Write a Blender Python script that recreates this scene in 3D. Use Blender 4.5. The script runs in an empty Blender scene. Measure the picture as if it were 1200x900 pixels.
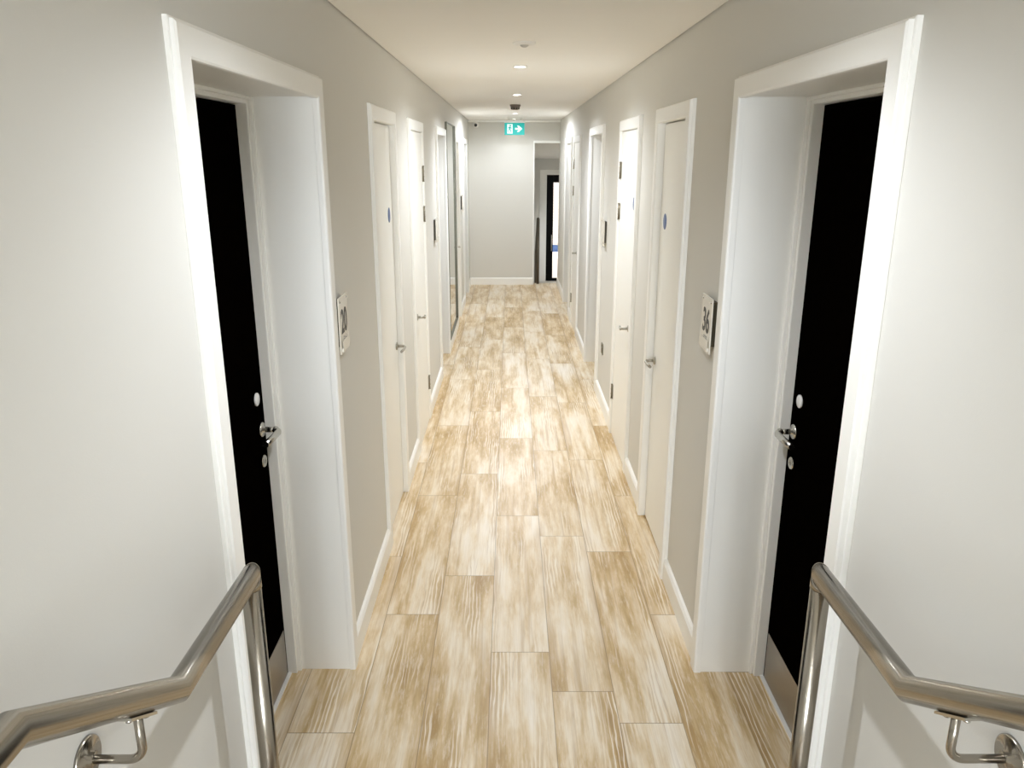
import bpy, bmesh, math, random
from mathutils import Vector, Matrix
R = random.Random(7)
C = bpy.context.scene.collection
PI = math.pi
sc = bpy.context.scene

# ------------------------------------------------------------------ dimensions (metres; camera eye at x=0, y=0, z=1.9)
WL, WR = -.614, .729            # corridor wall faces
CEIL = 2.394
YE = 11.90                      # far wall
YB = -3.2                       # wall behind the viewer
LOB = -.575                     # lower lobby floor
YX = 16.0                       # exit door plane

# ------------------------------------------------------------------ materials
def newmat(name):
    m = bpy.data.materials.new(name); m.use_nodes = True
    nt = m.node_tree; nt.nodes.clear()
    out = nt.nodes.new('ShaderNodeOutputMaterial'); b = nt.nodes.new('ShaderNodeBsdfPrincipled')
    nt.links.new(b.outputs[0], out.inputs[0])
    return m, nt, b
def N(nt, t, **k):
    n = nt.nodes.new(t)
    for a, v in k.items(): setattr(n, a, v)
    return n
def simple(name, col, rough=.5, metal=0., spec=.5, bump=0., bscale=200., var=0.):
    m, nt, b = newmat(name)
    b.inputs['Base Color'].default_value = (*col, 1); b.inputs['Roughness'].default_value = rough
    b.inputs['Metallic'].default_value = metal; b.inputs['Specular IOR Level'].default_value = spec
    tc = N(nt, 'ShaderNodeTexCoord')
    if bump or var:
        nz = N(nt, 'ShaderNodeTexNoise'); nz.inputs['Scale'].default_value = bscale; nz.inputs['Detail'].default_value = 3
        nt.links.new(tc.outputs['Object'], nz.inputs['Vector'])
    if bump:
        bp = N(nt, 'ShaderNodeBump'); bp.inputs['Strength'].default_value = bump; bp.inputs['Distance'].default_value = .002
        nt.links.new(nz.outputs['Fac'], bp.inputs['Height']); nt.links.new(bp.outputs[0], b.inputs['Normal'])
    if var:
        hs = N(nt, 'ShaderNodeMixRGB'); hs.blend_type = 'MIX'
        hs.inputs[1].default_value = (*[c*(1-var) for c in col], 1); hs.inputs[2].default_value = (*[min(1, c*(1+var)) for c in col], 1)
        nt.links.new(nz.outputs['Fac'], hs.inputs[0]); nt.links.new(hs.outputs[0], b.inputs['Base Color'])
    return m
def emit(name, col, s):
    m, nt, b = newmat(name)
    b.inputs['Base Color'].default_value = (*col, 1); b.inputs['Emission Color'].default_value = (*col, 1)
    b.inputs['Emission Strength'].default_value = s
    return m
M = {}
M['wall'] = simple('greige wall paint', (.69, .679, .64), .75, spec=.3, bump=.08, bscale=260)
M['wood'] = simple('white satin woodwork', (.90, .895, .865), .38, spec=.4, bump=.02, bscale=60)
M['leafwhite'] = simple('white painted door leaf', (.90, .895, .86), .42, spec=.4, bump=.02, bscale=60)
M['ceil'] = simple('white ceiling paint', (.92, .905, .87), .85, spec=.2, bump=.05, bscale=220)
M['dark'] = simple('dark void', (.02, .018, .015), .9)
M['black'] = simple('black door laminate', (.0014, .0009, .0005), .6, spec=0., var=.4, bscale=30)
M['kick'] = simple('brushed kick plate', (.42, .39, .35), .38, metal=1, bump=.1, bscale=400)
M['chrome'] = simple('polished steel', (.60, .585, .54), .24, metal=1)
M['satin'] = simple('satin lever steel', (.42, .40, .35), .3, metal=1)
M['hinge'] = simple('aged hinge steel', (.30, .27, .21), .38, metal=1)
M['disc'] = simple('white fob reader', (.85, .85, .85), .3)
M['glass_out'] = None
M['sign'] = simple('frosted sign plate', (.80, .77, .70), .25, var=.02, bscale=12)
M['signback'] = simple('sign backing block', (.045, .038, .022), .45)
M['ink'] = simple('black sign ink', (.008, .008, .008), .5)
M['greyink'] = simple('grey raised dots', (.30, .29, .26), .5)
M['blue'] = simple('blue safety sign', (.05, .11, .30), .35, var=.15, bscale=90)
M['whitemark'] = simple('white sign print', (.8, .82, .85), .4)
M['white'] = simple('white plastic', (.82, .81, .78), .35)
M['taupe'] = simple('taupe detector plastic', (.17, .14, .115), .45)
M['blackplastic'] = simple('black plastic', (.012, .012, .012), .2)
M['rubber'] = simple('black rubber', (.02, .02, .02), .7)
M['socket'] = simple('satin steel socket plate', (.30, .29, .23), .35, metal=1)
M['darkframe'] = simple('dark bronze frame', (.16, .155, .12), .35, metal=.6)
M['mirror'] = simple('mirror silver', (.86, .90, .91), .015, metal=1)
M['green'] = emit('lit green sign', (.0, .36, .33), .17)
M['signwhite'] = emit('lit white sign', (.75, .92, .90), .2)
M['lamp'] = emit('lamp lens', (1, .96, .88), 14)
M['railfar'] = simple('bronze stair rail', (.20, .17, .13), .4, metal=1)
M['alu'] = simple('black aluminium door', (.0025, .0025, .0028), .4, spec=.1)
M['lobfloor'] = simple('pale lobby floor', (.62, .57, .5), .4, var=.08, bscale=6)
M['paving'] = simple('pale pink paving', (.66, .60, .60), .8, var=.06, bscale=3)
M['bluepaint'] = simple('blue painted plinth', (.035, .10, .27), .6, var=.1, bscale=5)
M['carpet'] = simple('landing vinyl', (.40, .33, .25), .5, var=.1, bscale=20)

def m_steel():
    m, nt, b = newmat('brushed stainless tube')
    b.inputs['Metallic'].default_value = 1
    tc = N(nt, 'ShaderNodeTexCoord'); mp = N(nt, 'ShaderNodeMapping'); mp.inputs['Scale'].default_value = (900, 4, 4)
    uv = N(nt, 'ShaderNodeUVMap'); nz = N(nt, 'ShaderNodeTexNoise'); nz.inputs['Scale'].default_value = 1; nz.inputs['Detail'].default_value = 4
    nt.links.new(uv.outputs[0], mp.inputs[0]); nt.links.new(mp.outputs[0], nz.inputs['Vector'])
    r = N(nt, 'ShaderNodeValToRGB'); r.color_ramp.elements[0].color = (.27, .245, .205, 1); r.color_ramp.elements[1].color = (.50, .465, .41, 1)
    nt.links.new(nz.outputs['Fac'], r.inputs[0]); nt.links.new(r.outputs[0], b.inputs['Base Color'])
    b.inputs['Roughness'].default_value = .2; b.inputs['Anisotropic'].default_value = .3
    return m
M['steel'] = m_steel()

def m_glass():
    m, nt, b = newmat('clear door glass')
    b.inputs['Base Color'].default_value = (.97, .99, .98, 1); b.inputs['Roughness'].default_value = 0
    b.inputs['IOR'].default_value = 1.45
    out = [n for n in nt.nodes if n.type == 'OUTPUT_MATERIAL'][0]
    g = N(nt, 'ShaderNodeBsdfTransparent'); gl = N(nt, 'ShaderNodeBsdfGlossy'); gl.inputs['Roughness'].default_value = 0
    fr = N(nt, 'ShaderNodeFresnel'); mx = N(nt, 'ShaderNodeMixShader')
    nt.links.new(fr.outputs[0], mx.inputs[0]); nt.links.new(g.outputs[0], mx.inputs[1]); nt.links.new(gl.outputs[0], mx.inputs[2])
    nt.links.new(mx.outputs[0], out.inputs[0])
    return m
M['glass'] = m_glass()

def m_brick():
    m, nt, b = newmat('pale painted brick')
    tc = N(nt, 'ShaderNodeTexCoord'); mp = N(nt, 'ShaderNodeMapping'); mp.inputs['Rotation'].default_value = (PI/2, 0, 0)
    br = N(nt, 'ShaderNodeTexBrick'); br.inputs['Scale'].default_value = 1
    br.inputs['Brick Width'].default_value = .225; br.inputs['Row Height'].default_value = .075; br.inputs['Mortar Size'].default_value = .007
    br.inputs['Color1'].default_value = (.86, .82, .75, 1); br.inputs['Color2'].default_value = (.82, .77, .69, 1); br.inputs['Mortar'].default_value = (.60, .55, .49, 1)
    nt.links.new(tc.outputs['Object'], mp.inputs[0]); nt.links.new(mp.outputs[0], br.inputs[0]); nt.links.new(br.outputs['Color'], b.inputs['Base Color'])
    b.inputs['Roughness'].default_value = .9
    return m
M['brick'] = m_brick()

def m_floor():
    m, nt, b = newmat('limed oak plank')
    L = nt.links.new
    uv = N(nt, 'ShaderNodeUVMap'); uv.uv_map = 'metres'        # u across the plank (m), v along it (m), offset per plank
    ed = N(nt, 'ShaderNodeUVMap'); ed.uv_map = 'edge'          # 0..1 inside each plank
    at = N(nt, 'ShaderNodeAttribute'); at.attribute_name = 'seed'
    def mapped(sx, sy):
        mp = N(nt, 'ShaderNodeMapping'); mp.inputs['Scale'].default_value = (sx, sy, 1)
        L(uv.outputs[0], mp.inputs[0]); return mp.outputs[0]
    def noise(vec, detail=4, rough=.55, dist=0):
        n = N(nt, 'ShaderNodeTexNoise'); n.inputs['Scale'].default_value = 1; n.inputs['Detail'].default_value = detail
        n.inputs['Roughness'].default_value = rough; n.inputs['Distortion'].default_value = dist; L(vec, n.inputs['Vector']); return n.outputs['Fac']
    def ramp(fac, stops):
        r = N(nt, 'ShaderNodeValToRGB'); e = r.color_ramp.elements
        e[0].position, e[0].color = stops[0][0], (*stops[0][1], 1); e[1].position, e[1].color = stops[1][0], (*stops[1][1], 1)
        for p, c in stops[2:]:
            x = e.new(p); x.color = (*c, 1)
        L(fac, r.inputs[0]); return r.outputs[0]
    def mix(fac, a, c, bt='MIX'):
        n = N(nt, 'ShaderNodeMixRGB'); n.blend_type = bt
        for s, v in ((0, fac), (1, a), (2, c)):
            if isinstance(v, (int, float)): n.inputs[s].default_value = v
            elif isinstance(v, tuple): n.inputs[s].default_value = (*v, 1)
            else: L(v, n.inputs[s])
        return n.outputs[0]
    def mth(op, a, c):
        n = N(nt, 'ShaderNodeMath', operation=op)
        for s, v in ((0, a), (1, c)):
            if isinstance(v, (int, float)): n.inputs[s].default_value = v
            else: L(v, n.inputs[s])
        return n.outputs[0]
    # lime-wash left in broad soft areas and thinner streaks running along the board
    big = mth('ADD', mth('MULTIPLY', noise(mapped(6.5, 1.35), 5, .6, .2), .70), mth('MULTIPLY', noise(mapped(30, 2.6), 4, .6, .2), .30))
    tone = mth('ADD', big, mth('MULTIPLY', mth('SUBTRACT', at.outputs['Fac'], .5), .09))
    base = ramp(tone, [(.35, (.44, .285, .11)), (.65, (.90, .82, .71)), (.44, (.60, .435, .225)), (.50, (.725, .575, .37)), (.565, (.835, .725, .565))])
    # worn lime in short dabs
    base = mix(ramp(noise(mapped(75, 9), 4, .7, 0), [(.50, (0, 0, 0)), (.68, (.5, .5, .5))]), base, (.90, .82, .70))
    # brown streaks, and bare brown timber along some long edges
    st = noise(mapped(34, .9), 3, .5, .1)
    base = mix(ramp(st, [(.56, (0, 0, 0)), (.70, (.5, .5, .5))]), base, (.45, .285, .105))
    sep0 = N(nt, 'ShaderNodeSeparateXYZ'); L(ed.outputs[0], sep0.inputs[0])
    eu = mth('MINIMUM', sep0.outputs[0], mth('SUBTRACT', 1, sep0.outputs[0]))
    em = mth('MULTIPLY', ramp(eu, [(.0, (1, 1, 1)), (.17, (0, 0, 0))]), ramp(noise(mapped(5, 1.6), 3, .5), [(.44, (0, 0, 0)), (.60, (.62, .62, .62))]))
    base = mix(em, base, (.44, .275, .10))
    # fine straight grain
    fg = noise(mapped(230, 5), 3, .6, .2)
    base = mix(.45, base, ramp(fg, [(.3, (.72, .68, .62)), (.7, (1.0, 1.0, 1.0))]), 'MULTIPLY')
    # cathedral figure with pale limed pores
    wv = N(nt, 'ShaderNodeTexWave', wave_type='BANDS', bands_direction='X'); wv.inputs['Scale'].default_value = 1; wv.inputs['Distortion'].default_value = 7
    wv.inputs['Detail'].default_value = 2.5; wv.inputs['Detail Scale'].default_value = 1.6
    L(mapped(20, 2.2), wv.inputs['Vector'])
    msk = ramp(noise(mapped(9, 1.1), 2, .5), [(.52, (0, 0, 0)), (.62, (1, 1, 1))])
    lines = ramp(wv.outputs['Fac'], [(.80, (0, 0, 0)), (.93, (1, 1, 1))])
    fig = mth('MULTIPLY', mth('MULTIPLY', msk, lines), .8)
    base = mix(fig, base, (.86, .79, .68))
    dl = ramp(wv.outputs['Fac'], [(.04, (1, 1, 1)), (.14, (0, 0, 0))])
    base = mix(mth('MULTIPLY', mth('MULTIPLY', msk, dl), .35), base, (.36, .25, .14))
    # dark joint lines at plank edges
    sep = N(nt, 'ShaderNodeSeparateXYZ'); L(ed.outputs[0], sep.inputs[0])
    du = mth('MINIMUM', sep.outputs[0], mth('SUBTRACT', 1, sep.outputs[0])); dv = mth('MINIMUM', sep.outputs[1], mth('SUBTRACT', 1, sep.outputs[1]))
    jm = mth('MAXIMUM', mth('LESS_THAN', du, .0068), mth('LESS_THAN', dv, .0016))
    base = mix(mth('MULTIPLY', jm, .62), base, (.20, .125, .05))
    L(base, b.inputs['Base Color'])
    b.inputs['Roughness'].default_value = .42; b.inputs['Specular IOR Level'].default_value = .45
    L(ramp(fg, [(.3, (.36, .36, .36)), (.7, (.46, .46, .46))]), b.inputs['Roughness'])
    bp = N(nt, 'ShaderNodeBump'); bp.inputs['Strength'].default_value = .15; bp.inputs['Distance'].default_value = .001
    L(mth('SUBTRACT', fg, jm), bp.inputs['Height']); L(bp.outputs[0], b.inputs['Normal'])
    return m
M['floor'] = m_floor()

# ------------------------------------------------------------------ mesh helpers
ORG = {}
class MB:
    def __init__(s): s.bm = bmesh.new(); s.uv = None
    def box(s, x0, x1, y0, y1, z0, z1):
        x0, x1 = sorted((x0, x1)); y0, y1 = sorted((y0, y1)); z0, z1 = sorted((z0, z1))
        v = [s.bm.verts.new(p) for p in ((x0,y0,z0),(x1,y0,z0),(x1,y1,z0),(x0,y1,z0),(x0,y0,z1),(x1,y0,z1),(x1,y1,z1),(x0,y1,z1))]
        for f in ((3,2,1,0),(4,5,6,7),(0,1,5,4),(1,2,6,5),(2,3,7,6),(3,0,4,7)): s.bm.faces.new([v[i] for i in f])
        return s
    def sweep(s, pts, r, i0=0, i1=None, seg=32, cap=(True, True), ref=Vector((1, 0, 0))):
        """tube along a polyline with mitred corners; only legs i0..i1 are built"""
        pts = [Vector(p) for p in pts]; n = len(pts); i1 = n-1 if i1 is None else i1
        rings = []
        uvl = s.bm.loops.layers.uv.verify()
        dist = 0
        for i in range(i0, i1+1):
            d0 = (pts[i]-pts[i-1]).normalized() if i > 0 else None; d1 = (pts[i+1]-pts[i]).normalized() if i < n-1 else None
            leg = d0 if (i > i0 and d0 is not None) else d1
            if leg is None: leg = d0
            nrm = leg if d0 is None or d1 is None else (d0+d1).normalized()
            a = ref - leg*ref.dot(leg)
            if a.length < 1e-4: a = Vector((0, 1, 0)) - leg*leg.y
            a.normalize(); c = leg.cross(a)
            ring = []
            for k in range(seg):
                t = 2*PI*k/seg; q = a*math.cos(t)*r + c*math.sin(t)*r
                q = q - leg*(q.dot(nrm)/leg.dot(nrm))
                ring.append(s.bm.verts.new(pts[i]+q))
            if i > i0: dist += (pts[i]-pts[i-1]).length
            rings.append((ring, dist))
        for (a, da), (c, dc) in zip(rings, rings[1:]):
            for k in range(seg):
                try: f = s.bm.faces.new((a[k], a[(k+1) % seg], c[(k+1) % seg], c[k]))
                except ValueError: continue
                f.smooth = True
                for lp, (u, v) in zip(f.loops, ((k/seg, da), ((k+1)/seg, da), ((k+1)/seg, dc), (k/seg, dc))): lp[uvl].uv = (u*.13, v)
        if cap[0]: s.bm.faces.new(rings[0][0])
        if cap[1]: s.bm.faces.new(list(reversed(rings[-1][0])))
        return s
    def lathe(s, prof, o, ax, seg=40):
        """prof: (radius, height along ax)"""
        ax = Vector(ax).normalized(); o = Vector(o)
        a = ax.orthogonal().normalized(); c = ax.cross(a); rings = []
        for r, h in prof:
            if r < 1e-6: rings.append([s.bm.verts.new(o+ax*h)])
            else: rings.append([s.bm.verts.new(o+ax*h+(a*math.cos(2*PI*k/seg)+c*math.sin(2*PI*k/seg))*r) for k in range(seg)])
        for p, q in zip(rings, rings[1:]):
            for k in range(seg):
                k2 = (k+1) % seg
                if len(p) == 1 and len(q) == 1: continue
                f = (p[0], q[k2], q[k]) if len(p) == 1 else (p[k], p[k2], q[0]) if len(q) == 1 else (p[k], p[k2], q[k2], q[k])
                s.bm.faces.new(f).smooth = True
        return s
    def prism(s, poly, f0, f1):
        """poly: 2-D points; f0/f1 map a 2-D point to the two end faces"""
        a = [s.bm.verts.new(f0(p)) for p in poly]; c = [s.bm.verts.new(f1(p)) for p in poly]; n = len(poly)
        s.bm.faces.new(a); s.bm.faces.new(list(reversed(c)))
        for i in range(n): s.bm.faces.new((a[(i+1) % n], a[i], c[i], c[(i+1) % n]))
        return s
def link(name, mb, mat, parent=None, bevel=0., seg=2, base=True):
    bm = mb.bm; bm.normal_update(); bmesh.ops.recalc_face_normals(bm, faces=bm.faces[:])
    xs = [v.co for v in bm.verts]
    lo = Vector([min(p[i] for p in xs) for i in range(3)]); hi = Vector([max(p[i] for p in xs) for i in range(3)])
    org = Vector(((lo.x+hi.x)/2, (lo.y+hi.y)/2, lo.z)) if base else Vector((0, 0, 0))
    for v in bm.verts: v.co -= org
    me = bpy.data.meshes.new(name); bm.to_mesh(me); bm.free()
    if mat is not None: me.materials.append(mat)
    o = bpy.data.objects.new(name, me); C.objects.link(o)
    ORG[o] = org
    if parent is not None:
        o.parent = parent; o.location = org - ORG[parent]
    else: o.location = org
    if bevel:
        m = o.modifiers.new('edge rounding', 'BEVEL'); m.width = bevel; m.segments = seg; m.limit_method = 'ANGLE'; m.angle_limit = math.radians(40)
    return o
def tag(o, label, cat, kind=None, group=None):
    o['label'] = label; o['category'] = cat
    if kind: o['kind'] = kind
    if group: o['group'] = group
    return o
def empty(name, loc, label, cat, kind=None, group=None):
    o = bpy.data.objects.new(name, None); o.empty_display_size = .1; C.objects.link(o); o.location = loc; ORG[o] = Vector(loc)
    return tag(o, label, cat, kind, group)
def text_mesh(txt, size, fx, name, mat, parent, depth=.0012, condense=1.):
    cu = bpy.data.curves.new('t', 'FONT'); cu.body = txt; cu.size = size; cu.align_x = 'CENTER'; cu.extrude = depth/2; cu.offset = size*.022
    t = bpy.data.objects.new('t', cu); C.objects.link(t)
    bpy.context.view_layer.update()
    me = bpy.data.meshes.new_from_object(t.evaluated_get(bpy.context.evaluated_depsgraph_get()))
    bpy.data.objects.remove(t); bpy.data.curves.remove(cu)
    mb = MB(); mb.bm.from_mesh(me); bpy.data.meshes.remove(me)
    for v in mb.bm.verts: v.co = Vector(fx(v.co.x*condense, v.co.y, v.co.z))
    return link(name, mb, mat, parent)

# ------------------------------------------------------------------ floor: one mesh of planks
def build_floor():
    bm = bmesh.new(); uvm = bm.loops.layers.uv.new('metres'); uve = bm.loops.layers.uv.new('edge')
    cl = bm.loops.layers.float_color.new('seed')
    xs = [-1.222, -.993, -.764, -.533, -.306, -.0745, .156, .3825, .604, .831, 1.06, 1.30]
    ph = [.3, .9, 2.224, 2.942, 3.264, 2.676, 2.438, 2.271, 2.939, 2.55, .4]
    P = 1.2245; y0, y1 = .6, 12.05
    for i, (a, c) in enumerate(zip(xs, xs[1:])):
        k = math.floor((y0-ph[i])/P)
        while ph[i]+k*P < y1:
            ya, yb = max(y0, ph[i]+k*P), min(y1, ph[i]+(k+1)*P); k += 1
            if yb-ya < .01: continue
            v = [bm.verts.new(p) for p in ((a, ya, 0), (c, ya, 0), (c, yb, 0), (a, yb, 0))]
            f = bm.faces.new(v); sd = R.random(); ou, ov = R.uniform(0, 50), R.uniform(0, 50)
            e0, e1 = (ya-(yb-P))/P if ya == y0 else 0, 1
            for lp, (u, w) in zip(f.loops, ((0, 0), (1, 0), (1, 1), (0, 1))):
                lp[uvm].uv = (ou+u*(c-a), ov+w*(yb-ya)); lp[uve].uv = (u, w); lp[cl] = (sd, sd, sd, 1)
    # slab edge below, so the floor has thickness where it drops to the lobby
    def q(*p): bm.faces.new([bm.verts.new(x) for x in p])
    q((xs[0], y1, 0), (xs[-1], y1, 0), (xs[-1], y1, -.2), (xs[0], y1, -.2)); q((xs[0], y0, -.2), (xs[-1], y0, -.2), (xs[-1], y1, -.2), (xs[0], y1, -.2))
    me = bpy.data.meshes.new('floor'); bm.to_mesh(me); bm.free(); me.materials.append(M['floor'])
    o = bpy.data.objects.new('floor', me); C.objects.link(o)
    tag(o, 'limed oak plank floor running the length of the corridor', 'floor', 'structure')
build_floor()

# ------------------------------------------------------------------ doors: outer sizes of every casing along both walls
# (side, outer y0, outer y1, top, kind, handle end, casing width)
DL = [(-1, 1.497, 2.634, 2.139, 'room'), (-1, 3.531, 4.285, 2.117, 'store'), (-1, 4.835, 5.609, 2.117, 'hinged'),
      (-1, 6.640, 7.615, 2.135, 'room'), (-1, 8.880, 9.500, 2.110, 'store'), (-1, 10.33, 11.24, 2.115, 'room')]
DR = [(1, 1.497, 2.615, 2.139, 'room'), (1, 3.228, 3.975, 2.117, 'store'), (1, 4.493, 5.296, 2.117, 'hinged'),
      (1, 6.245, 7.300, 2.135, 'room'), (1, 8.300, 9.140, 2.105, 'hinged'), (1, 9.480, 10.480, 2.118, 'room')]
CW = .068
def wall_side(name, s, doors, label):
    mb = MB(); X = WL if s < 0 else WR; x1 = X+s*.06; y = YB-.1
    for d in doors:
        a, c = d[1]+CW-.022, d[2]-CW+.022; zt = d[3]-CW+.022
        mb.box(X, x1, y, a, -.7, CEIL+.06); mb.box(X, x1, a, c, zt, CEIL+.06); y = c
    mb.box(X, x1, y, YE+.12, -.7, CEIL+.06)
    mb.box(X+s*.34, X+s*.40, YB-.1, YE+.12, -.7, CEIL+.12)         # unseen slab added to keep sky light out of the door gaps
    return tag(link(name, mb, M['wall']), label, 'wall', 'structure')
wall_side('wall_left', -1, DL, 'greige corridor wall carrying the number 20 door and the tall mirror')
wall_side('wall_right', 1, DR, 'greige corridor wall carrying the number 36 door')
# ceiling with a fine shadow gap along the walls
mb = MB(); mb.box(WL+.007, WR-.007, YB+.01, YE-.003, CEIL, CEIL+.03)
tag(link('ceiling', mb, M['ceil']), 'flat off-white ceiling over the corridor', 'ceiling', 'structure')
mb = MB(); mb.box(WL-.45, WR+.45, YB-.1, YE+.1, CEIL+.06, CEIL+.12)  # near-black slab: the shade in the gap is put into its colour
tag(link('ceiling_void', mb, M['dark']), 'dark shadow gap line between corridor walls and ceiling', 'ceiling', 'structure')
# far wall with the opening to the lobby on its right
mb = MB(); mb.box(WL-.45, .356, YE, YE+.15, -.7, CEIL+.1); mb.box(.356, WR+.45, YE, YE+.15, 2.075, CEIL+.1)
tag(link('wall_far', mb, M['wall']), 'pale end wall of the corridor behind the green exit sign', 'wall', 'structure')
mb = MB(); mb.box(.352, WR, YE-.008, YE+.02, 2.075, 2.112); mb.box(.340, .357, YE-.006, YE+.02, .0, 2.112)
tag(link('trim_1', mb, M['wood'], bevel=.003), 'thin white bead around the opening beside the end wall', 'trim', 'structure')
mb = MB(); mb.box(WL, WR, YE-.05, YE, CEIL-.028, CEIL-.001)
tag(link('trim_2', mb, M['wood'], bevel=.004), 'white cornice strip where ceiling meets end wall', 'trim', 'structure')
# wall behind the viewer, with an unseen window added as daylight fill
mb = MB(); wx0, wx1, wz0, wz1 = -.48, .60, 1.15, 2.25
mb.box(WL-.45, wx0, YB-.15, YB, -.7, CEIL+.1); mb.box(wx1, WR+.45, YB-.15, YB, -.7, CEIL+.1)
mb.box(wx0, wx1, YB-.15, YB, -.7, wz0); mb.box(wx0, wx1, YB-.15, YB, wz1, CEIL+.1)
tag(link('wall_back', mb, M['wall']), 'greige wall closing the landing behind the camera', 'wall', 'structure')
w = empty('fill_window_1', (.06, YB-.08, wz0), 'white framed window added behind the camera for daylight fill', 'window', 'structure')
mb = MB(); t = .05
mb.box(wx0, wx0+t, YB-.11, YB-.05, wz0, wz1); mb.box(wx1-t, wx1, YB-.11, YB-.05, wz0, wz1); mb.box(wx0+t, wx1-t, YB-.11, YB-.05, wz0, wz0+t)
mb.box(wx0+t, wx1-t, YB-.11, YB-.05, wz1-t, wz1); mb.box(.03, .09, YB-.11, YB-.05, wz0+t, wz1-t)
link('window_frame', mb, M['wood'], w, bevel=.004)
mb = MB(); mb.box(wx0+t, .03, YB-.083, YB-.078, wz0+t, wz1-t); mb.box(.09, wx1-t, YB-.083, YB-.078, wz0+t, wz1-t); link('pane', mb, M['glass'], w)
# two steps up to the landing under the camera
mb = MB(); mb.box(WL-.4, WR+.4, .72, 1.02, -.25, .165); mb.box(WL-.4, WR+.4, YB, .72, -.25, .33)
tag(link('stair_landing', mb, M['carpet'], bevel=.006), 'brown vinyl landing two steps above the corridor floor', 'stairs', 'structure')
# skirting boards, in the gaps between casings
SKT = [(0, 0), (0, .018), (.092, .018), (.104, .010), (.108, .003), (.108, 0)]      # (height, projection)
def skirting(name, s, doors, label):
    mb = MB(); X = WL if s < 0 else WR; y = 1.03
    for d in list(doors)+[(s, YE, None)]:
        if d[1]-y > .02:
            a, c = y, d[1]
            mb.prism(SKT, lambda p: (X-s*p[1], a+.0005, p[0]), lambda p: (X-s*p[1], c-.0005, p[0]))
        y = d[2]
    return tag(link(name, mb, M['wood']), label, 'skirting board', 'structure')
skirting('baseboard_left', -1, DL, 'white skirting board along the wall of the number 20 door')
skirting('baseboard_right', 1, DR, 'white skirting board along the wall of the number 36 door')
mb = MB(); mb.prism(SKT, lambda p: (WL+.019, YE-p[1], p[0]), lambda p: (.340, YE-p[1], p[0]))
tag(link('baseboard_far', mb, M['wood']), 'white skirting board along the corridor end wall', 'skirting board', 'structure')

# ------------------------------------------------------------------ door parts
def architrave(s, y0, y1, zt, th, cw=CW, name='architrave', parent=None, stepped=False):
    """three mitred sides swept round the opening; profile = (distance in from the outer edge, thickness)"""
    X = WL if s < 0 else WR
    prof = [(0, 0), (0, th*.5), (.003, th*.58), (.0035, th-.004), (.0065, th), (cw-.005, th), (cw-.001, th-.003), (cw, th-.007), (cw, 0)] if not stepped else \
           [(0, 0), (0, th*.42), (.002, th*.48), (.005, th*.5), (.0055, th*.62), (.006, th-.004), (.010, th), (cw-.006, th), (cw-.0015, th-.0025), (cw, th-.008), (cw, 0)]
    mb = MB(); secs = []
    for fn in (lambda w: (y0+w, 0.), lambda w: (y0+w, zt-w), lambda w: (y1-w, zt-w), lambda w: (y1-w, 0.)):
        secs.append([mb.bm.verts.new((X-s*t, fn(w)[0], fn(w)[1])) for w, t in prof])
    n = len(prof)
    for a, c in zip(secs, secs[1:]):
        for i in range(n): mb.bm.faces.new((a[i], a[(i+1) % n], c[(i+1) % n], c[i]))
    mb.bm.faces.new(secs[0]); mb.bm.faces.new(list(reversed(secs[-1])))
    return link(name, mb, M['wood'], parent)
def lever(s, X, y, z, toward, parent, scale=1., mat='chrome'):
    """rose on the leaf, neck standing off it, lever returning along the leaf. toward: +1/-1 along y"""
    mb = MB(); o = -s
    mb.lathe([(0, -.001), (.0255, -.001), (.0255, .006), (.023, .009), (.011, .010), (.0105, .016), (0, .016)], (X, y, z), (o, 0, 0))
    mb.sweep([(X+o*.008, y, z), (X+o*.056, y, z)], .0095, seg=20)
    pts = [(X+o*.048, y-toward*.004, z)]
    for k in range(7):
        a = k/6*PI/2; pts.append((X+o*(.050+.010*math.sin(a)), y+toward*(.002+.010*(1-math.cos(a))), z-.001*k))
    pts += [(X+o*.058, y+toward*.06, z-.008), (X+o*.050, y+toward*.118, z-.010)]
    mb.sweep(pts, .0112 if scale == 1 else .0085, seg=20)
    if scale != 1:
        for v in mb.bm.verts: v.co = Vector((X, y, z)) + (v.co-Vector((X, y, z)))*scale
    return link('lever_handle', mb, M[mat], parent)
def hinge(s, X, y, z, parent, edge):
    mb = MB(); o = -s
    mb.sweep([(X+o*.005, y, z-.05), (X+o*.005, y, z+.05)], .0068, seg=16)
    for k in (-.051, -.018, .017, .051): mb.lathe([(0, -.0022), (.0085, -.0022), (.0085, .0022), (0, .0022)], (X+o*.005, y, z+k), (0, 0, 1), 16)
    mb.box(X-o*.001, X+o*.0025, y, y-edge*.030, z-.05, z+.05)
    return link('hinge', mb, M['hinge'], parent)
def disc_sign(s, X, y, z, parent):
    o = -s
    mb = MB(); mb.lathe([(0, 0), (.0375, 0), (.0375, .0012), (.0365, .0016), (0, .0016)], (X, y, z), (o, 0, 0)); d = link('fire_door_sign', mb, M['blue'], parent)
    d['label'] = 'round blue safety sign on the leaf'
    return d
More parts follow.
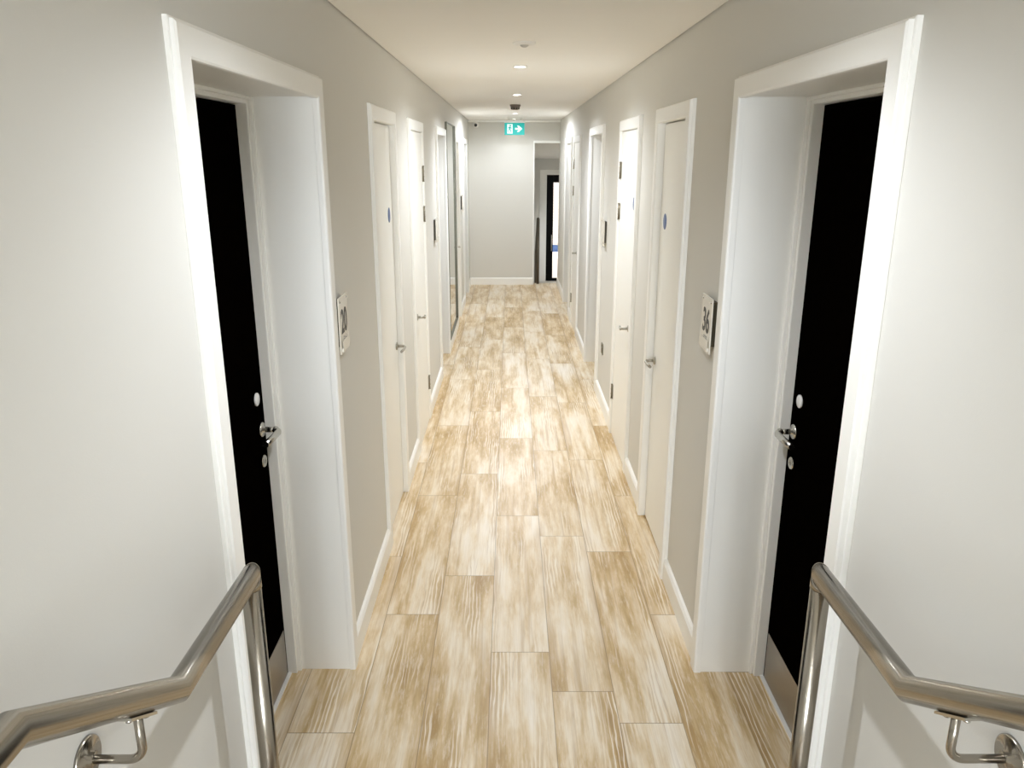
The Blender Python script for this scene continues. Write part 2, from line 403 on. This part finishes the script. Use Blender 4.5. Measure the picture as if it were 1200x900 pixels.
def room_door(n, d, label, th, stepped=False):
    s, y0, y1, zt, _ = d; X = WL if s < 0 else WR
    e = empty('door_%d' % n, (X, (y0+y1)/2, 0), label, 'door', 'structure')
    architrave(s, y0, y1, zt, th, parent=e, stepped=stepped)
    a, c, h = y0+CW+.006, y1-CW-.006, zt-CW+.004          # lining faces stand just outside the casing's inner edge
    a -= .010; c += .010
    D = .232
    mb = MB()
    mb.box(X+s*.0005, X+s*(D+.05), a-.016, a, 0, h+.016); mb.box(X+s*.0005, X+s*(D+.05), c, c+.016, 0, h+.016); mb.box(X+s*.0005, X+s*(D+.05), a, c, h, h+.016)
    link('reveal_lining', mb, M['leafwhite'], e, bevel=.0015)
    mb = MB(); q = .027                                    # inner frame: two steps towards the leaf
    for (p0, p1, k) in ((D-.047, D-.034, .013), (D-.034, D+.04, q)):
        mb.box(X+s*p0, X+s*p1, a+.0003, a+k, 0, h-.0003); mb.box(X+s*p0, X+s*p1, c-k, c-.0003, 0, h-.0003); mb.box(X+s*p0, X+s*p1, a+k, c-k, h-k*.85, h-.0003)
    link('inner_frame', mb, M['wood'], e, bevel=.003)
    la, lc, lz = a+q+.003, c-q-.003, h-q*.85-.003; LX = X+s*D
    mb = MB(); mb.box(LX, LX+s*.044, la, lc, .008, lz); leaf = link('door_leaf', mb, M['black'], e, bevel=.0015)
    leaf['label'] = 'black door leaf'
    mb = MB(); mb.box(LX-s*.0015, LX+s*.0002, la+.012, lc-.012, .012, .2); link('kick_plate', mb, M['kick'], leaf)
    mb = MB(); mb.box(LX-s*.012, LX+s*.04, a+q, c-q, 0, .006); t = link('threshold_strip', mb, M['white'], e)
    lever(s, LX, lc-.048, 1.007, -1, leaf)
    o = -s
    mb = MB(); mb.lathe([(0, 0), (.0225, 0), (.0225, .004), (.020, .006), (0, .006)], (LX, lc-.067, 1.12), (o, 0, 0)); k = link('fob_reader', mb, M['disc'], leaf)
    mb = MB(); mb.lathe([(0, 0), (.0215, 0), (.0215, .005), (.019, .008), (.010, .009), (.009, .006), (0, .006)], (LX, lc-.056, .896), (o, 0, 0))
    mb.box(LX+o*.006, LX+o*.0085, lc-.058, lc-.054, .889, .903); link('lock_cylinder', mb, M['chrome'], leaf)
    return e
def store_door(n, d, label, th, hinged, handle_far, sign=None, hinges=(), hinge_far=True):
    """flush white cupboard door"""
    s, y0, y1, zt, _ = d; X = WL if s < 0 else WR
    e = empty('door_%d' % n, (X, (y0+y1)/2, 0), label, 'door', 'structure')
    architrave(s, y0, y1, zt, th, parent=e)
    a, c, h = y0+CW, y1-CW, zt-CW
    mb = MB(); mb.box(X+s*.0005, X+s*.11, a-.018, a-.002, 0, h+.016); mb.box(X+s*.0005, X+s*.11, c+.002, c+.018, 0, h+.016); mb.box(X+s*.0005, X+s*.11, a-.002, c+.002, h+.002, h+.016)
    link('jamb_lining', mb, M['wood'], e)
    LX = X+s*(-.010 if hinged else .012)
    mb = MB(); mb.box(LX, LX+s*.044, a+.002, c-.002, .007, h-.004); leaf = link('door_leaf', mb, M['leafwhite'], e, bevel=.0015)
    mb = MB(); mb.box(LX+s*.044, LX+s*.056, a-.001, a+.012, 0, h); mb.box(LX+s*.044, LX+s*.056, c-.012, c+.001, 0, h); mb.box(LX+s*.044, LX+s*.056, a+.012, c-.012, h-.012, h); link('door_stop', mb, M['wood'], e)
    yh = c-.055 if handle_far else a+.055
    lever(s, LX, yh, .895, -1 if handle_far else 1, leaf, .82, 'satin')
    if sign: disc_sign(s, LX, (c-.115 if handle_far else a+.07), sign, leaf)
    for z in hinges:
        hy = c if hinge_far else a
        hinge(s, LX-s*.0005, hy-(.001 if hinge_far else -.001), z, leaf, 1 if hinge_far else -1)
    return e
room_door(1, DL[0], 'black recessed door in white casing beside the number 20 sign', .021, True)
store_door(2, DL[1], 'white cupboard door with round blue sign next past the number 20 sign', .018, False, True, 1.605)
store_door(3, DL[2], 'white hinged cupboard door between the blue-signed cupboard and the recess before the mirror', .018, True, False, None, (1.78, 1.51, .29))
room_door(4, DL[3], 'deep white door recess just before the tall framed mirror', .018)
store_door(5, DL[4], 'narrow white cupboard door just past the tall framed mirror', .018, False, False)
room_door(6, DL[5], 'white door recess nearest the end wall and its camera', .018)
room_door(7, DR[0], 'black recessed door in white casing beside the number 36 sign', .026, True)
store_door(8, DR[1], 'white cupboard door with round blue sign next past the number 36 sign', .026, False, True, 1.598)
store_door(9, DR[2], 'white hinged cupboard door just before the low steel wall socket', .022, True, False, 1.633, (1.81, 1.55, .315), True)
room_door(10, DR[3], 'deep white door recess just past the low steel wall socket', .022)
store_door(11, DR[4], 'white cupboard door with dark hinges opposite the tall mirror', .020, True, False, None, (1.81, 1.52, .30), True)
room_door(12, DR[5], 'white door recess nearest the opening to the glass exit door', .020)

# ------------------------------------------------------------------ room signs
def braille(num):
    cells = {'#': (3, 4, 5, 6), '2': (1, 2), '0': (2, 4, 5), '3': (1, 4), '6': (1, 2, 4)}
    out = []
    for i, ch in enumerate('#'+num):
        for dt in cells.get(ch, ()):
            out.append(((i-len(num)/2)*.019+(-.0035 if dt <= 3 else .0035), (1-((dt-1) % 3))*.0075))
    return out
def room_sign(s, yc, zc, num, label, big=True):
    X = WL if s < 0 else WR; o = -s
    w, h = .142, .20
    F = lambda u, v, n: (X+o*n, yc-s*u, zc+v)        # u to the reader's right, v up, n out from the wall
    e = empty('room_sign', (X, yc, zc-h/2), label, 'sign', None, 'room signs beside the recessed doors')
    def slab(mb, u0, u1, v0, v1, n0, n1):
        p, q = F(u0, v0, n0), F(u1, v1, n1); mb.box(p[0], q[0], p[1], q[1], p[2], q[2])
    mb = MB(); slab(mb, -w*.44, w*.44, -h*.36, h*.44, 0, .016); link('backing_block', mb, M['signback'], e)
    mb = MB(); slab(mb, -w/2, w/2, -h/2, h/2, .016, .021); link('face_plate', mb, M['sign'], e, bevel=.002)
    mb = MB(); slab(mb, -w*.40, w*.40, -h*.46, -h*.40, .0205, .027); slab(mb, -w*.40, w*.40, -h*.46, -h*.26, .0250, .0268); link('card_holder', mb, M['sign'], e, bevel=.0008)
    for u in (-w*.40, w*.40):
        mb = MB(); mb.lathe([(0, 0), (.0045, 0), (.0045, .002), (.003, .003), (0, .003)], F(u, h*.43, .021), (o, 0, 0), 16); link('fixing_cap', mb, M['chrome'], e)
    if num:
        text_mesh(num, .118, lambda x, y, z: F(x, y-.028, .0212+z), 'numerals', M['ink'], e, .0012, .82)
        mb = MB()
        for u, v in braille(num): mb.lathe([(.0030, 0), (.0026, .0009), (0, .0014)], F(u, v-.052, .021), (o, 0, 0), 10)
        link('raised_dots', mb, M['greyink'], e)
    return e
room_sign(-1, 2.728, 1.325, '20', 'pale room sign reading 20 beside the black door')
room_sign(1, 2.762, 1.318, '36', 'pale room sign reading 36 beside the black door')
room_sign(-1, 6.40, 1.318, '', 'small edge-on room sign before the recess next to the mirror')
room_sign(1, 6.03, 1.335, '', 'small edge-on room sign above the low steel wall socket')
room_sign(-1, 9.93, 1.33, '', 'small edge-on room sign between the narrow cupboard and the last recess')

# ------------------------------------------------------------------ steel handrails at the steps
def handrail(s, X, label):
    W = WL if s < 0 else WR
    r = .0212; yp = 1.412
    pts = [(X, -.55, 1.313), (X, .690, 1.313), (X, 1.055, 1.082), (X, yp, 1.075), (X, yp, 0.0)]
    e = empty('stair_handrail', (X, yp, 0), label, 'handrail', None, 'steel handrails at the steps')
    mb = MB(); mb.sweep(pts, r, 0, 3, 40); link('rail', mb, M['steel'], e)
    mb = MB(); mb.sweep([pts[3], (X, yp, 1.055), (X, yp, .012)], r*.94, 1, 2, 40);
    # mitred collar at the top of the post
    link('post', mb, M['steel'], e)
    mb = MB(); mb.sweep([(X, yp-.2, 1.071), pts[3], (X, yp, 1.050)], r, 1, 2, 40); link('elbow', mb, M['steel'], e)
    mb = MB(); mb.lathe([(0, 0), (.042, 0), (.042, .005), (.036, .010), (.023, .012), (0, .012)], (X, yp, 0), (0, 0, 1)); link('post_base', mb, M['steel'], e)
    for (yb, zb, slope) in ((.930, 1.060, True), (-.25, 1.20, False)):
        zr = (1.082+(1.055-yb)/(1.055-.690)*(1.313-1.082)) if slope else 1.313
        under = zr-r/math.cos(.54 if slope else 0)
        mb = MB(); p = [(W-s*.004, yb, zb)]; rad = .022
        for k in range(8):
            t = k/7*PI/2; p.append((X+s*(rad-rad*math.sin(t)), yb, zb+rad*(1-math.cos(t))))
        p.append((X, yb, under-.001)); mb.sweep(p, .0065, seg=18, ref=Vector((0, 1, 0))); br = link('bracket', mb, M['steel'], e)
        mb = MB(); mb.lathe([(0, 0), (.034, 0), (.034, .004), (.031, .006), (.012, .007), (.012, .012), (0, .012)], (W, yb, zb), (-s, 0, 0)); link('wall_rose', mb, M['steel'], br)
        mb = MB(); tn = (1.313-1.082)/(1.055-.690) if slope else 0
        q = [(yb-.034, 0), (yb+.034, 0)]; z = lambda y: under-(y-yb)*tn
        ring = []
        for y in (yb-.034, yb+.034):
            for x in (X-.011, X+.011): ring += [(x, y, z(y)-.0045), (x, y, z(y)+.0005)]
        v = [mb.bm.verts.new(i) for i in ring]
        for f in ((0, 1, 3, 2), (4, 6, 7, 5), (0, 4, 5, 1), (2, 3, 7, 6), (1, 5, 7, 3), (0, 2, 6, 4)): mb.bm.faces.new([v[i] for i in f])
        for y in (yb-.022, yb+.022): mb.lathe([(0, -.003), (.005, -.002), (.005, .001), (0, .001)], (X, y, z(y)-.0045), (0, 0, 1), 12)
        link('saddle', mb, M['chrome'], br)
    return e
handrail(-1, -.530, 'brushed steel stair handrail in front of the number 20 door')
handrail(1, .637, 'brushed steel stair handrail in front of the number 36 door')

# ------------------------------------------------------------------ ceiling fittings
LX0 = .056
def downlight(y, label, power, z=CEIL, size=150, blend=1., col=(.90, .945, 1.0), x=LX0):
    e = empty('downlight', (x, y, z-.004), label, 'ceiling light', None, 'recessed downlights along the corridor')
    mb = MB(); mb.lathe([(.044, 0), (.0435, -.003), (.040, -.004), (.034, -.0035), (.0315, -.001)], (x, y, z), (0, 0, 1)); link('bezel', mb, M['white'], e)
    mb = MB(); mb.lathe([(0, -.0015), (.0325, -.0015)], (x, y, z), (0, 0, 1)); link('lens', mb, M['lamp'], e)
    l = bpy.data.lights.new('downlight lamp', 'SPOT'); l.energy = power; l.color = col; l.spot_size = math.radians(size); l.spot_blend = blend; l.shadow_soft_size = .028
    o = bpy.data.objects.new('downlight_lamp', l); C.objects.link(o); o.parent = e; o.location = (0, 0, -.030)
    return e
P0 = 66
downlight(1.64, 'recessed downlight between the number 20 and number 36 doors', P0*.385)
downlight(4.83, 'lit recessed downlight next beyond the white motion sensor', P0*.37, size=160)
downlight(6.99, 'lit recessed downlight just before the dark smoke detector', P0*.70, size=162)
downlight(10.04, 'lit recessed downlight between the smoke detector and the exit sign', P0*.42, size=180, blend=.35)
downlight(11.52, 'recessed downlight just behind the exit sign by the end wall', P0*.06, size=150)
downlight(-1.3, 'added fill downlight above the upper landing behind the camera', P0*.25)  # unseen fitting added as fill from the camera side
e = empty('ceiling_motion_sensor', (.064, 3.838, CEIL-.012), 'unlit white round motion sensor on ceiling before the first lit downlight', 'sensor')
mb = MB(); mb.lathe([(.053, 0), (.053, -.004), (.049, -.008), (.024, -.011), (.0205, -.009)], (.064, 3.838, CEIL), (0, 0, 1)); link('rim', mb, M['white'], e)
mb = MB(); mb.lathe([(.0205, -.008), (.018, -.014), (.010, -.019), (0, -.0205)], (.064, 3.838, CEIL), (0, 0, 1)); b = link('sensor_lens', mb, simple('sensor lens grey', (.55, .53, .50), .25), e)
e = empty('smoke_detector', (.050, 8.33, CEIL-.05), 'dark smoke detector hanging from ceiling between two downlights', 'smoke detector')
mb = MB(); mb.lathe([(0, 0), (.054, 0), (.054, -.014), (.050, -.018), (0, -.018)], (.050, 8.33, CEIL), (0, 0, 1)); link('base', mb, M['taupe'], e)
mb = MB(); mb.lathe([(0, -.0181), (.047, -.0181), (.046, -.030), (.039, -.044), (.026, -.050), (0, -.051)], (.050, 8.33, CEIL), (0, 0, 1)); h = link('sensor_head', mb, M['taupe'], e)
mb = MB()
for k in range(10):
    a = 2*PI*k/10; c, s_ = math.cos(a), math.sin(a)
    mb.lathe([(0, 0), (.008, 0), (.008, .004), (0, .004)], (.050+c*.0405, 8.33+s_*.0405, CEIL-.038), (c, s_, -.5), 12)
link('smoke_slot', mb, M['blackplastic'], h)

# ------------------------------------------------------------------ exit sign hung below the ceiling
ex, ey = .058, 11.20
e = empty('exit_sign', (ex, ey, 2.175), 'lit green exit sign with running figure and arrow hanging before end wall', 'exit sign')
mb = MB(); mb.box(ex-.142, ex+.142, ey-.020, ey+.020, 2.330, 2.362); link('housing', mb, M['white'], e, bevel=.004)
for u in (-.09, .09):
    mb = MB(); mb.sweep([(ex+u, ey, 2.360), (ex+u, ey, CEIL)], .006, seg=12); link('hanger', mb, M['white'], e)
mb = MB(); mb.box(ex-.137, ex+.137, ey-.006, ey+.006, 2.172, 2.330); pl = link('panel', mb, M['green'], e, bevel=.002)
F = lambda p: (ex+p[0], ey-.0062, 2.251+p[1]); F2 = lambda p: (ex+p[0], ey-.0080, 2.251+p[1])
mb = MB(); mb.prism([(-.100, -.060), (-.027, -.060), (-.027, .062), (-.100, .062)], F, F2); link('doorway_symbol', mb, M['signwhite'], pl)
mb = MB(); mb.prism([(.008, -.010), (.008, .014), (.052, .014), (.034, .044), (.058, .044), (.106, .002), (.058, -.040), (.034, -.040), (.052, -.010)], F, F2); link('arrow_symbol', mb, M['signwhite'], pl)
G = lambda p: (ex-.064+p[0], ey-.0081, 2.251+p[1]); G2 = lambda p: (ex-.064+p[0], ey-.0090, 2.251+p[1])
mb = MB(); mb.prism([(.006+.011*math.cos(k*PI/8), .042+.011*math.sin(k*PI/8)) for k in range(16)], G, G2)
mb.prism([(-.012, .026), (.006, .030), (.014, .018), (.030, .012), (.028, .004), (.010, .008), (.004, -.004), (.018, -.018), (.014, -.044), (.004, -.044), (.006, -.022), (-.008, -.012), (-.014, -.030), (-.032, -.034), (-.033, -.026), (-.020, -.022), (-.010, .004), (-.014, .014), (-.026, .004), (-.031, .010)], G, G2)
link('running_figure', mb, M['green'], pl)

# ------------------------------------------------------------------ small camera in the corner of the end wall
cx, cz = -.500, 2.330
e = empty('security_camera', (cx, YE, cz-.04), 'small white security camera with black lens high on end wall', 'camera')
mb = MB(); mb.lathe([(0, 0), (.046, 0), (.046, .018), (.040, .026), (0, .026)], (cx, YE, cz), (0, -1, 0)); link('mount', mb, M['white'], e)
mb = MB(); mb.lathe([(.034, .024), (.036, .040), (.032, .055), (.022, .064), (0, .066)], (cx, YE, cz), (0, -1, -.12)); bd = link('body', mb, M['white'], e)
mb = MB(); mb.lathe([(.021, .062), (.021, .070), (.015, .073), (0, .071)], (cx, YE, cz), (0, -1, -.12)); link('lens', mb, M['blackplastic'], bd)

# ------------------------------------------------------------------ tall framed mirror on the left wall
y0, y1, z0, z1 = 7.66, 8.79, .112, 2.205
e = empty('wall_mirror', (WL, (y0+y1)/2, z0), 'tall dark-framed mirror on the wall reflecting the floor and end wall', 'mirror')
mb = MB(); t = .005; xf = WL+.021
mb.box(WL, xf, y0, y0+t, z0, z1); mb.box(WL, xf, y1-t, y1, z0, z1); mb.box(WL, xf, y0+t, y1-t, z1-t, z1); mb.box(WL, xf, y0+t, y1-t, z0, z0+t)
link('frame', mb, M['darkframe'], e, bevel=.0015)
mb = MB(); mb.box(WL+.001, WL+.006, y0+t, y1-t, z0+t, z1-t); link('mirror_glass', mb, M['mirror'], e)

# ------------------------------------------------------------------ low socket on the right wall
sy, sz = 5.965, .44
e = empty('wall_socket', (WR, sy, sz-.043), 'small steel wall socket low on the wall beside the door recess', 'socket')
mb = MB(); mb.box(WR, WR-.008, sy-.043, sy+.043, sz-.043, sz+.043); fp = link('face_plate', mb, M['socket'], e, bevel=.002)
mb = MB(); mb.box(WR-.0078, WR-.0105, sy-.024, sy+.024, sz-.030, sz+.012); ins = link('socket_insert', mb, M['blackplastic'], fp)
mb = MB(); mb.box(WR-.0078, WR-.012, sy-.010, sy+.006, sz+.018, sz+.034); link('switch', mb, M['blackplastic'], fp)

# ------------------------------------------------------------------ steps down, lower lobby and the glass exit door
mb = MB()
for k in range(3): mb.box(.356, 2.2, 12.05+k*.27, 12.05+(k+1)*.27, LOB-.15, -(k+1)*.575/4)
mb.box(.356, 2.2, 12.86, YX+.1, LOB-.15, LOB)
tag(link('floor_lobby', mb, M['lobfloor']), 'pale lobby floor and steps down towards the glass exit door', 'floor', 'structure')
mb = MB(); mb.box(.30, .356, YE+.15, YX+.1, LOB-.15, CEIL); mb.box(2.2, 2.26, YE, YX+.1, LOB-.15, CEIL); mb.box(WR+.40, 2.26, YE-.05, YE+.1, LOB-.15, CEIL)
mb.box(.30, .587, YX-.06, YX+.12, LOB-.15, CEIL); mb.box(.587, 1.735, YX-.06, YX+.12, 1.632, CEIL); mb.box(1.735, 2.26, YX-.06, YX+.12, LOB-.15, CEIL)
mb.box(-6.2, .30, YX, YX+.12, LOB-.2, 4.0); mb.box(2.26, 8.2, YX, YX+.12, LOB-.2, 4.0); mb.box(.30, 2.26, YX, YX+.12, CEIL, 4.0)  # facade wings added out of view to block sky light from the yard
tag(link('wall_lobby', mb, M['wall']), 'shaded lobby wall around the glass exit door', 'wall', 'structure')
mb = MB()
mb.prism([(YE+.10, 2.079), (YX, 1.845), (YX, 2.0), (YE+.10, 2.2)], lambda p: (.30, p[0], p[1]), lambda p: (2.26, p[0], p[1]))
tag(link('ceiling_lobby', mb, M['ceil']), 'sloping soffit over the steps beyond the end wall', 'ceiling', 'structure')
mb = MB(); mb.box(.2, 2.4, YE+.12, YX+.12, CEIL-.002, CEIL+.06); tag(link('ceiling_roof', mb, M['ceil']), 'flat roof slab over the lobby', 'ceiling', 'structure')
e = empty('door_13', (1.16, YX, LOB), 'black framed glass exit door in bright daylight beyond the end wall', 'door', 'structure')
mb = MB(); fx0, fx1, ft = .587, 1.735, 1.632
mb.box(fx0, .725, YX-.075, YX+.03, LOB, ft); mb.box(1.597, fx1, YX-.075, YX+.03, LOB, ft); mb.box(.725, 1.597, YX-.075, YX+.03, 1.538, ft)
link('door_frame', mb, M['wood'], e, bevel=.004)
mb = MB(); dx0, dx1, dz0, dz1 = .728, 1.594, LOB+.006, 1.535
mb.box(dx0, .863, YX-.03, YX+.02, dz0, dz1); mb.box(1.459, dx1, YX-.03, YX+.02, dz0, dz1); mb.box(.863, 1.459, YX-.03, YX+.02, 1.388, dz1); mb.box(.863, 1.459, YX-.03, YX+.02, dz0, dz0+.055)
lf = link('door_leaf', mb, M['alu'], e, bevel=.002)
mb = MB(); mb.box(.863, 1.459, YX-.008, YX-.002, dz0+.055, 1.388); link('glass_pane', mb, M['glass'], lf)
mb = MB(); mb.sweep([(.835, YX-.03, .05), (.835, YX-.085, .05), (.835, YX-.085, .36), (.835, YX-.03, .36)], .011, seg=16); link('pull_handle', mb, M['chrome'], lf)
# bronze rail beside the steps down
e = empty('lobby_handrail', (.41, 11.985, 0), 'dark bronze handrail leading down the steps beyond the end wall', 'handrail')
pts = [(.425, 11.985, 0), (.425, 11.985, .975), (.425, 12.10, .975), (.425, 13.0, .40), (.425, 13.0, LOB)]
mb = MB(); mb.sweep(pts, .021, 1, 3, 24); link('rail', mb, M['railfar'], e)
mb = MB(); mb.sweep(pts, .021, 0, 1, 24); link('post', mb, M['railfar'], e)
mb = MB(); mb.sweep(pts, .021, 3, 4, 24); link('post', mb, M['railfar'], e)
# outside
mb = MB(); mb.box(-6, 8, YX+.12, 21.6, LOB-.2, LOB-.03); tag(link('ground', mb, M['paving']), 'pale pink sunlit paving outside the exit door', 'ground', 'structure')
mb = MB(); mb.box(-6, 8, YX+.13, 20.83, 2.75, 2.9); tag(link('roof_canopy_added', mb, M['ceil']), 'added pale canopy, out of view, keeping sky light off the yard outside the exit door', 'roof', 'structure')  # added to cut the sky light reaching the brick wall; its edge sets the gap
mb = MB(); mb.box(-6, 8, 21.35, 21.6, LOB-.03, 4.0); tag(link('wall_outside', mb, M['brick']), 'pale brick wall in daylight across from the exit door', 'wall', 'structure')
mb = MB(); mb.box(-6, 8, 21.31, 21.349, LOB-.029, LOB+.15); mb2 = MB(); mb2.box(-6.2, -6, YX+.12, 21.6, LOB-.2, 4); mb2.box(8, 8.2, YX+.12, 21.6, LOB-.2, 4); tag(link('wall_yard_added', mb2, M['brick']), 'added pale brick side walls, out of view, shutting sky light out of the yard', 'wall', 'structure')  # side walls added to stop sky light leaking into the yard
tag(link('trim_3', mb, M['bluepaint']), 'blue painted band along the foot of the outside brick wall', 'trim', 'structure')

# ------------------------------------------------------------------ light
W = bpy.data.worlds.new('sky'); sc.world = W; W.use_nodes = True
bg = W.node_tree.nodes['Background']; bg.inputs[0].default_value = (.87, .935, 1.0, 1); bg.inputs[1].default_value = 16
def portal(loc, rot, sx, sy):
    l = bpy.data.lights.new('portal', 'AREA'); l.shape = 'RECTANGLE'; l.size = sx; l.size_y = sy; l.cycles.is_portal = True
    o = bpy.data.objects.new('daylight_portal', l); C.objects.link(o); o.location = loc; o.rotation_euler = rot
portal((.06, YB-.2, 1.7), (PI/2, 0, 0), 1.08, 1.1)
portal((1.16, YX+.2, .45), (-PI/2, 0, 0), .6, 1.9)
l = bpy.data.lights.new('lobby fill', 'SPOT'); l.energy = 34; l.spot_size = math.radians(140); l.spot_blend = .6; l.color = (.9, .95, 1); l.shadow_soft_size = .05  # fill light without a fitting, added to brighten the lobby wall and frame
o = bpy.data.objects.new('lobby_fill', l); C.objects.link(o); o.location = (1.5, 14.2, 1.85)

# ------------------------------------------------------------------ camera
cam = bpy.data.cameras.new('camera'); co = bpy.data.objects.new('camera', cam); C.objects.link(co)
cam.sensor_width = 36; cam.lens = 911.67/1200*36; cam.clip_start = .02
pitch, yaw, roll = math.radians(16.357), math.radians(.141), math.radians(.0703)
co.location = (0, 0, 1.9)
co.rotation_mode = 'XYZ'
Mx = Matrix.Rotation(yaw*-1, 4, 'Z') @ Matrix.Rotation(PI/2-pitch, 4, 'X') @ Matrix.Rotation(roll, 4, 'Z')
co.rotation_euler = Mx.to_euler('XYZ')
sc.camera = co

sc.view_settings.view_transform = 'Standard'; sc.view_settings.look = 'None'; sc.view_settings.gamma = 1; sc.view_settings.use_curve_mapping = False
sc.view_settings.exposure = 1.5
sc.cycles.max_bounces = 16; sc.cycles.diffuse_bounces = 12; sc.cycles.glossy_bounces = 6; sc.cycles.transparent_max_bounces = 12
sc.cycles.sample_clamp_indirect = 8
sc.cycles.caustics_reflective = False; sc.cycles.caustics_refractive = False
